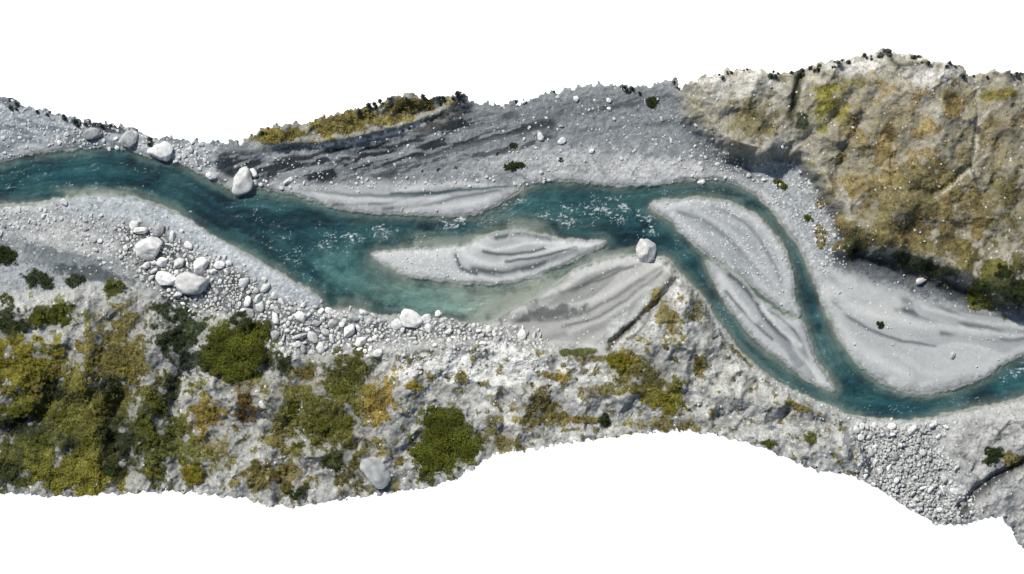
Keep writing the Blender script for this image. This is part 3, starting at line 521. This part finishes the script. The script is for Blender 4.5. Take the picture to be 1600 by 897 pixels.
# ---------------------------------------------------------------- foliage
def leafquads(P,size,tilt,seed,col):
    r=np.random.RandomState(seed); n=len(P); a=r.rand(n)*6.283; t=r.rand(n)*tilt; b_=r.rand(n)*6.283
    nrm=np.stack([np.sin(t)*np.cos(b_),np.sin(t)*np.sin(b_),np.cos(t)],1)
    u_=np.stack([np.cos(a),np.sin(a),np.zeros(n)],1); u_-=nrm*(u_*nrm).sum(1)[:,None]; u_/=np.linalg.norm(u_,axis=1)[:,None]; w=np.cross(nrm,u_)
    sz=size[:,None]; V=np.stack([P-u_*sz,P-w*sz*.55,P+u_*sz,P+w*sz*.55],1).reshape(-1,3)
    F=np.arange(n*4).reshape(n,4); C=np.repeat(col,4,axis=0); return V,F,C
NL=900000; x=RS.uniform(-58,1658,NL); y=RS.uniform(80,850,NL)
cl=fbm(x/6,y/6,3,401)
dn=samp(vm*VD,x,y); hil=samp(mHE,x,y)
ok=(RS.rand(NL)<dn*1.1*(1-.65*hil))&samp(inside,x,y)&(cl>.33)
x=x[ok];y=y[ok];cl=cl[ok];dn=dn[ok];hil=hil[ok]
z=samp(H,x,y)+.03+RS.rand(len(x))*(.10+1.2*np.clip(cl-.42,0,1)*dn*2*(1-.85*hil))
col=samp(VC*(1+hue)*(.5+1.0*NF[...,None]),x,y)*(.66+1.4*np.clip(cl-.3,0,.6)+.35*(RS.rand(len(x))-.4))[:,None]*np.stack([1+.08*RS.rand(len(x)),np.ones(len(x)),np.ones(len(x))],1)
V,F,C=leafquads(np.stack([WX(x),WY(y),z],1),.06+.11*RS.rand(len(x)),1.0,3,np.clip(col,0.003,.6))
link('ground_cover',mesh_np('ground_cover',V,F,M_leaf,C,smooth=False),kind='stuff',label='yellow green moss and low scrub carpeting rocky slopes',category='vegetation')

def crown(seed,c,nl=3600,nlob=22,hgt=.5,ls=(.025,.055)):
    r=np.random.RandomState(seed); P=[];C=[]
    c=lin(c)
    for k in range(nlob):
        a=r.rand()*6.283; d=math.sqrt(r.rand())*.78; lr=r.uniform(.14,.32)*(1.1-.35*d); cz=hgt*(1-d*d)*r.uniform(.6,1.05)
        m=nl//nlob; dirs=r.normal(size=(m,3)); dirs[:,2]=np.abs(dirs[:,2])*1.1-.25; dirs/=np.linalg.norm(dirs,axis=1)[:,None]
        rr=lr*(r.rand(m)**.35)*r.uniform(.8,1.2,m); p=dirs*rr[:,None]+np.array([math.cos(a)*d,math.sin(a)*d,cz])
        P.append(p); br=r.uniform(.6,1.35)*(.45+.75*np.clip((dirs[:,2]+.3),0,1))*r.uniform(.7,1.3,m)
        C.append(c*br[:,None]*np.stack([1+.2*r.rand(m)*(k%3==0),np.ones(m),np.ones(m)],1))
    P=np.concatenate(P);C=np.concatenate(C); P[:,2]=np.maximum(P[:,2],.02)
    return leafquads(P,r.uniform(ls[0],ls[1],len(P)),1.2,seed,np.clip(C,.003,.6))
def limbs(seed,h=.5,spread=.6,nl=6):
    r=np.random.RandomState(seed); V=[];F=[]
    def tube(a,b,ra,rb):
        a=np.array(a);b=np.array(b);d=(b-a)/np.linalg.norm(b-a); u_=np.cross(d,[.3,.9,.1]);u_/=np.linalg.norm(u_);w=np.cross(d,u_);o=len(V)
        for p,q_ in((a,ra),(b,rb)):
            for k in range(7): t=k/7*6.283; V.append(p+(u_*math.cos(t)+w*math.sin(t))*q_)
        for k in range(7): F.append((o+k,o+(k+1)%7,o+7+(k+1)%7,o+7+k))
    tube((0,0,-.25),(0,0,h*.35),.06,.045)
    for k in range(nl):
        a=k/nl*6.283+r.rand(); L=spread*r.uniform(.6,1); e=(math.cos(a)*L,math.sin(a)*L,h*r.uniform(.5,.9)); m=tuple(np.array(e)*.5+np.array([0,0,h*.15]))
        tube((0,0,h*.3),m,.04,.025); tube(m,e,.025,.008)
    return np.array(V),np.array(F)
PAL={'yg':(122,116,38),'gd':(84,90,30),'dg':(48,58,28),'ob':(108,100,52),'yb':(126,112,48)}
cm={}
for k,c in PAL.items():
    cm[k]=[]
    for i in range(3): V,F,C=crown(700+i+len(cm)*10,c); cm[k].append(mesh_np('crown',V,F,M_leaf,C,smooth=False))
bigc={}
for k,sd_ in (('gd',801),('yg',811)):
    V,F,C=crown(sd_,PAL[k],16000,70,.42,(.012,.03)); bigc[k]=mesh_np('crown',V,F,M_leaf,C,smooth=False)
V,F=limbs(5); mtr=mesh_np('trunk',V,F,M_bark)
SL={'yg':'bright yellow green rounded shrub on rocky slope','gd':'olive green bushy shrub on rocky slope','dg':'dark green low shrub on grey gravel','ob':'brownish olive low shrub on rocky slope','yb':'golden yellow low shrub on rocky slope'}
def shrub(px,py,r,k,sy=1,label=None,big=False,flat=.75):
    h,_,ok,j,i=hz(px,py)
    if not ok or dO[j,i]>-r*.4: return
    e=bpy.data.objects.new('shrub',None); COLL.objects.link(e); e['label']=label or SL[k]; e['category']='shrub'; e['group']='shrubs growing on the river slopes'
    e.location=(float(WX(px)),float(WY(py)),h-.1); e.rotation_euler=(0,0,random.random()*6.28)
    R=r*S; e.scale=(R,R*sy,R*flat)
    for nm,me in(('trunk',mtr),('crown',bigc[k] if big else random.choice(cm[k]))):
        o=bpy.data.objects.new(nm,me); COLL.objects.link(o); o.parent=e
shrub(366,552,54,'gd',.9,'large olive green domed shrub beside pale boulders',True); shrub(338,562,30,'gd'); shrub(402,520,28,'gd'); shrub(375,510,26,'dg'); shrub(400,560,18,'gd')
shrub(703,692,56,'gd',1,'large bright green spreading shrub at the slope edge',True); shrub(675,655,30,'gd'); shrub(735,705,26,'gd'); shrub(668,715,32,'gd'); shrub(672,740,20,'gd')
shrub(965,565,22,'yg',.85,'bright yellow green shrub on the pale spur'); shrub(982,556,12,'yb')
for a in [(1018,160,10,'dg'),(802,260,10,'dg'),(792,261,7,'dg'),(812,258,7,'dg'),(800,227,5,'dg'),(777,240,4,'dg'),(876,250,5,'dg'),(685,265,4,'dg'),(660,267,4,'dg'),(711,262,4,'dg'),(748,250,3,'dg'),(1375,507,8,'dg'),(1214,284,7,'gd'),(1225,292,7,'gd'),(1262,341,7,'gd'),(1487,557,4,'dg'),(182,452,20,'gd'),(15,397,14,'dg'),(-5,395,18,'dg'),(305,742,22,'yg'),(295,733,13,'yg'),(1200,692,9,'gd'),(1550,712,13,'dg'),(945,657,8,'dg'),(1090,560,9,'ob'),(1085,578,8,'ob'),(60,500,18,'gd'),(90,490,16,'gd'),(110,505,15,'gd'),(40,510,14,'dg'),(12,470,14,'gd'),(1060,600,6,'gd'),(1075,640,5,'gd'),(1110,600,5,'ob'),(1040,540,7,'ob'),(1022,470,5,'ob'),(780,640,6,'ob'),(830,600,5,'ob')]: shrub(*a)
n=0;tries=0
while n<170 and tries<9000:
    tries+=1; x=random.uniform(-40,1640); y=random.uniform(100,780); h,ls,ok,j,i=hz(x,y)
    if not ok or VD[j,i]<.6 or vm[j,i]<.55 : continue
    if y<420 and random.random()<.7: continue
    r=random.uniform(3,6) if y<420 else random.uniform(5,16)
    c=VC[j,i]; k=min(PAL,key=lambda k:((lin(PAL[k])-c)**2).sum()); shrub(x,y,r,k,flat=.5); n+=1
def conifer(seed):
    r=np.random.RandomState(seed); V=[];F=[];C=[]
    for t in range(9):
        z=.3+t*.2; R=(1-t/9.5); nb_=11
        for k in range(nb_):
            a=k/nb_*6.283+r.rand()*.5+t; L=R*r.uniform(.6,1.25); w=.10*R+.03; o=len(V)
            ca,sa=math.cos(a),math.sin(a)
            V+= [(0,0,z+.22),(ca*L*.5-sa*w,sa*L*.5+ca*w,z+.02),(ca*L,sa*L,z-.12),(ca*L*.5+sa*w,sa*L*.5-ca*w,z+.02)]; F.append((o,o+3,o+2,o+1))
            c=lin((66,74,60))*r.uniform(.6,1.5); C+= [c]*4
    return np.array(V),np.array(F),np.array(C)
cf=[]
for i in range(3): V,F,C=conifer(i); cf.append(mesh_np('crown',V,F,M_leaf,C,smooth=False))
def cone_trunk():
    V=[];F=[]
    for z,r_ in((-.4,.09),(1.0,.05),(2.1,.01)):
        for k in range(7): t=k/7*6.283; V.append((math.cos(t)*r_,math.sin(t)*r_,z))
    for l in range(2):
        for k in range(7): F.append((l*7+k,l*7+(k+1)%7,l*7+7+(k+1)%7,l*7+7+k))
    return np.array(V),np.array(F)
mct=mesh_np('trunk',*cone_trunk(),M_bark)
tx=[p[0] for p in top]; ty=[p[1] for p in top]
def pine(px,off,r):
    py=np.interp(px,tx,ty)+off; h,_,ok,j,i=hz(px,py)
    if not ok: h=hz(px,py+6)[0]
    e=bpy.data.objects.new('pine_tree',None); COLL.objects.link(e); e['label']='tiny dark conifer on the rocky terrain rim'; e['category']='tree'; e['group']='conifers along the terrain rim'
    e.location=(float(WX(px)),float(WY(py)),h); R=r*S; e.scale=(R,R,R*1.1); e.rotation_euler=(random.uniform(-.5,.1),random.uniform(-.2,.2),random.random()*.5)
    for nm,me in(('trunk',mct),('crown',random.choice(cf))):
        o=bpy.data.objects.new(nm,me); COLL.objects.link(o); o.parent=e
for a,b_,n in [(100,235,14),(395,420,4),(560,735,18),(1040,1062,3),(1090,1240,14),(1240,1600,48),(0,100,6),(760,1000,8)]:
    cs=[random.uniform(a,b_) for _ in range(max(1,n//2))]
    for k in range(n): pine(float(np.clip(random.choice(cs)+random.gauss(0,7),a,b_)),random.uniform(0,10),random.uniform(2.2,6))
pine(718,1,8); pine(1385,2,8); pine(1375,8,7)

# ---------------------------------------------------------------- light, sky, camera
el=math.radians(46); az=math.atan2(-.55,.75)
w=bpy.data.worlds.new('World'); scene.world=w; w.use_nodes=True; nt=w.node_tree; bg=nt.nodes['Background']; sk=nt.nodes.new('ShaderNodeTexSky'); sk.sky_type='NISHITA'; sk.sun_disc=False; sk.sun_elevation=el; sk.sun_rotation=az
nt.links.new(sk.outputs[0],bg.inputs[0]); bg.inputs[1].default_value=.07
sd=bpy.data.lights.new('sun','SUN'); sd.energy=4.1; sd.angle=math.radians(2.5); sd.color=(1,.968,.91); so=bpy.data.objects.new('sun',sd); COLL.objects.link(so)
import mathutils
dv=mathutils.Vector((math.sin(az)*math.cos(el),math.cos(az)*math.cos(el),math.sin(el))); so.rotation_euler=dv.to_track_quat('Z','Y').to_euler(); so.location=(0,0,100)
cd=bpy.data.cameras.new('camera'); co=bpy.data.objects.new('camera',cd); COLL.objects.link(co); co.location=(0,0,600); cd.sensor_width=36; cd.lens=135; cd.clip_start=1; cd.clip_end=6000; scene.camera=co
scene.view_settings.view_transform='Standard'; scene.view_settings.look='None'; scene.view_settings.exposure=0
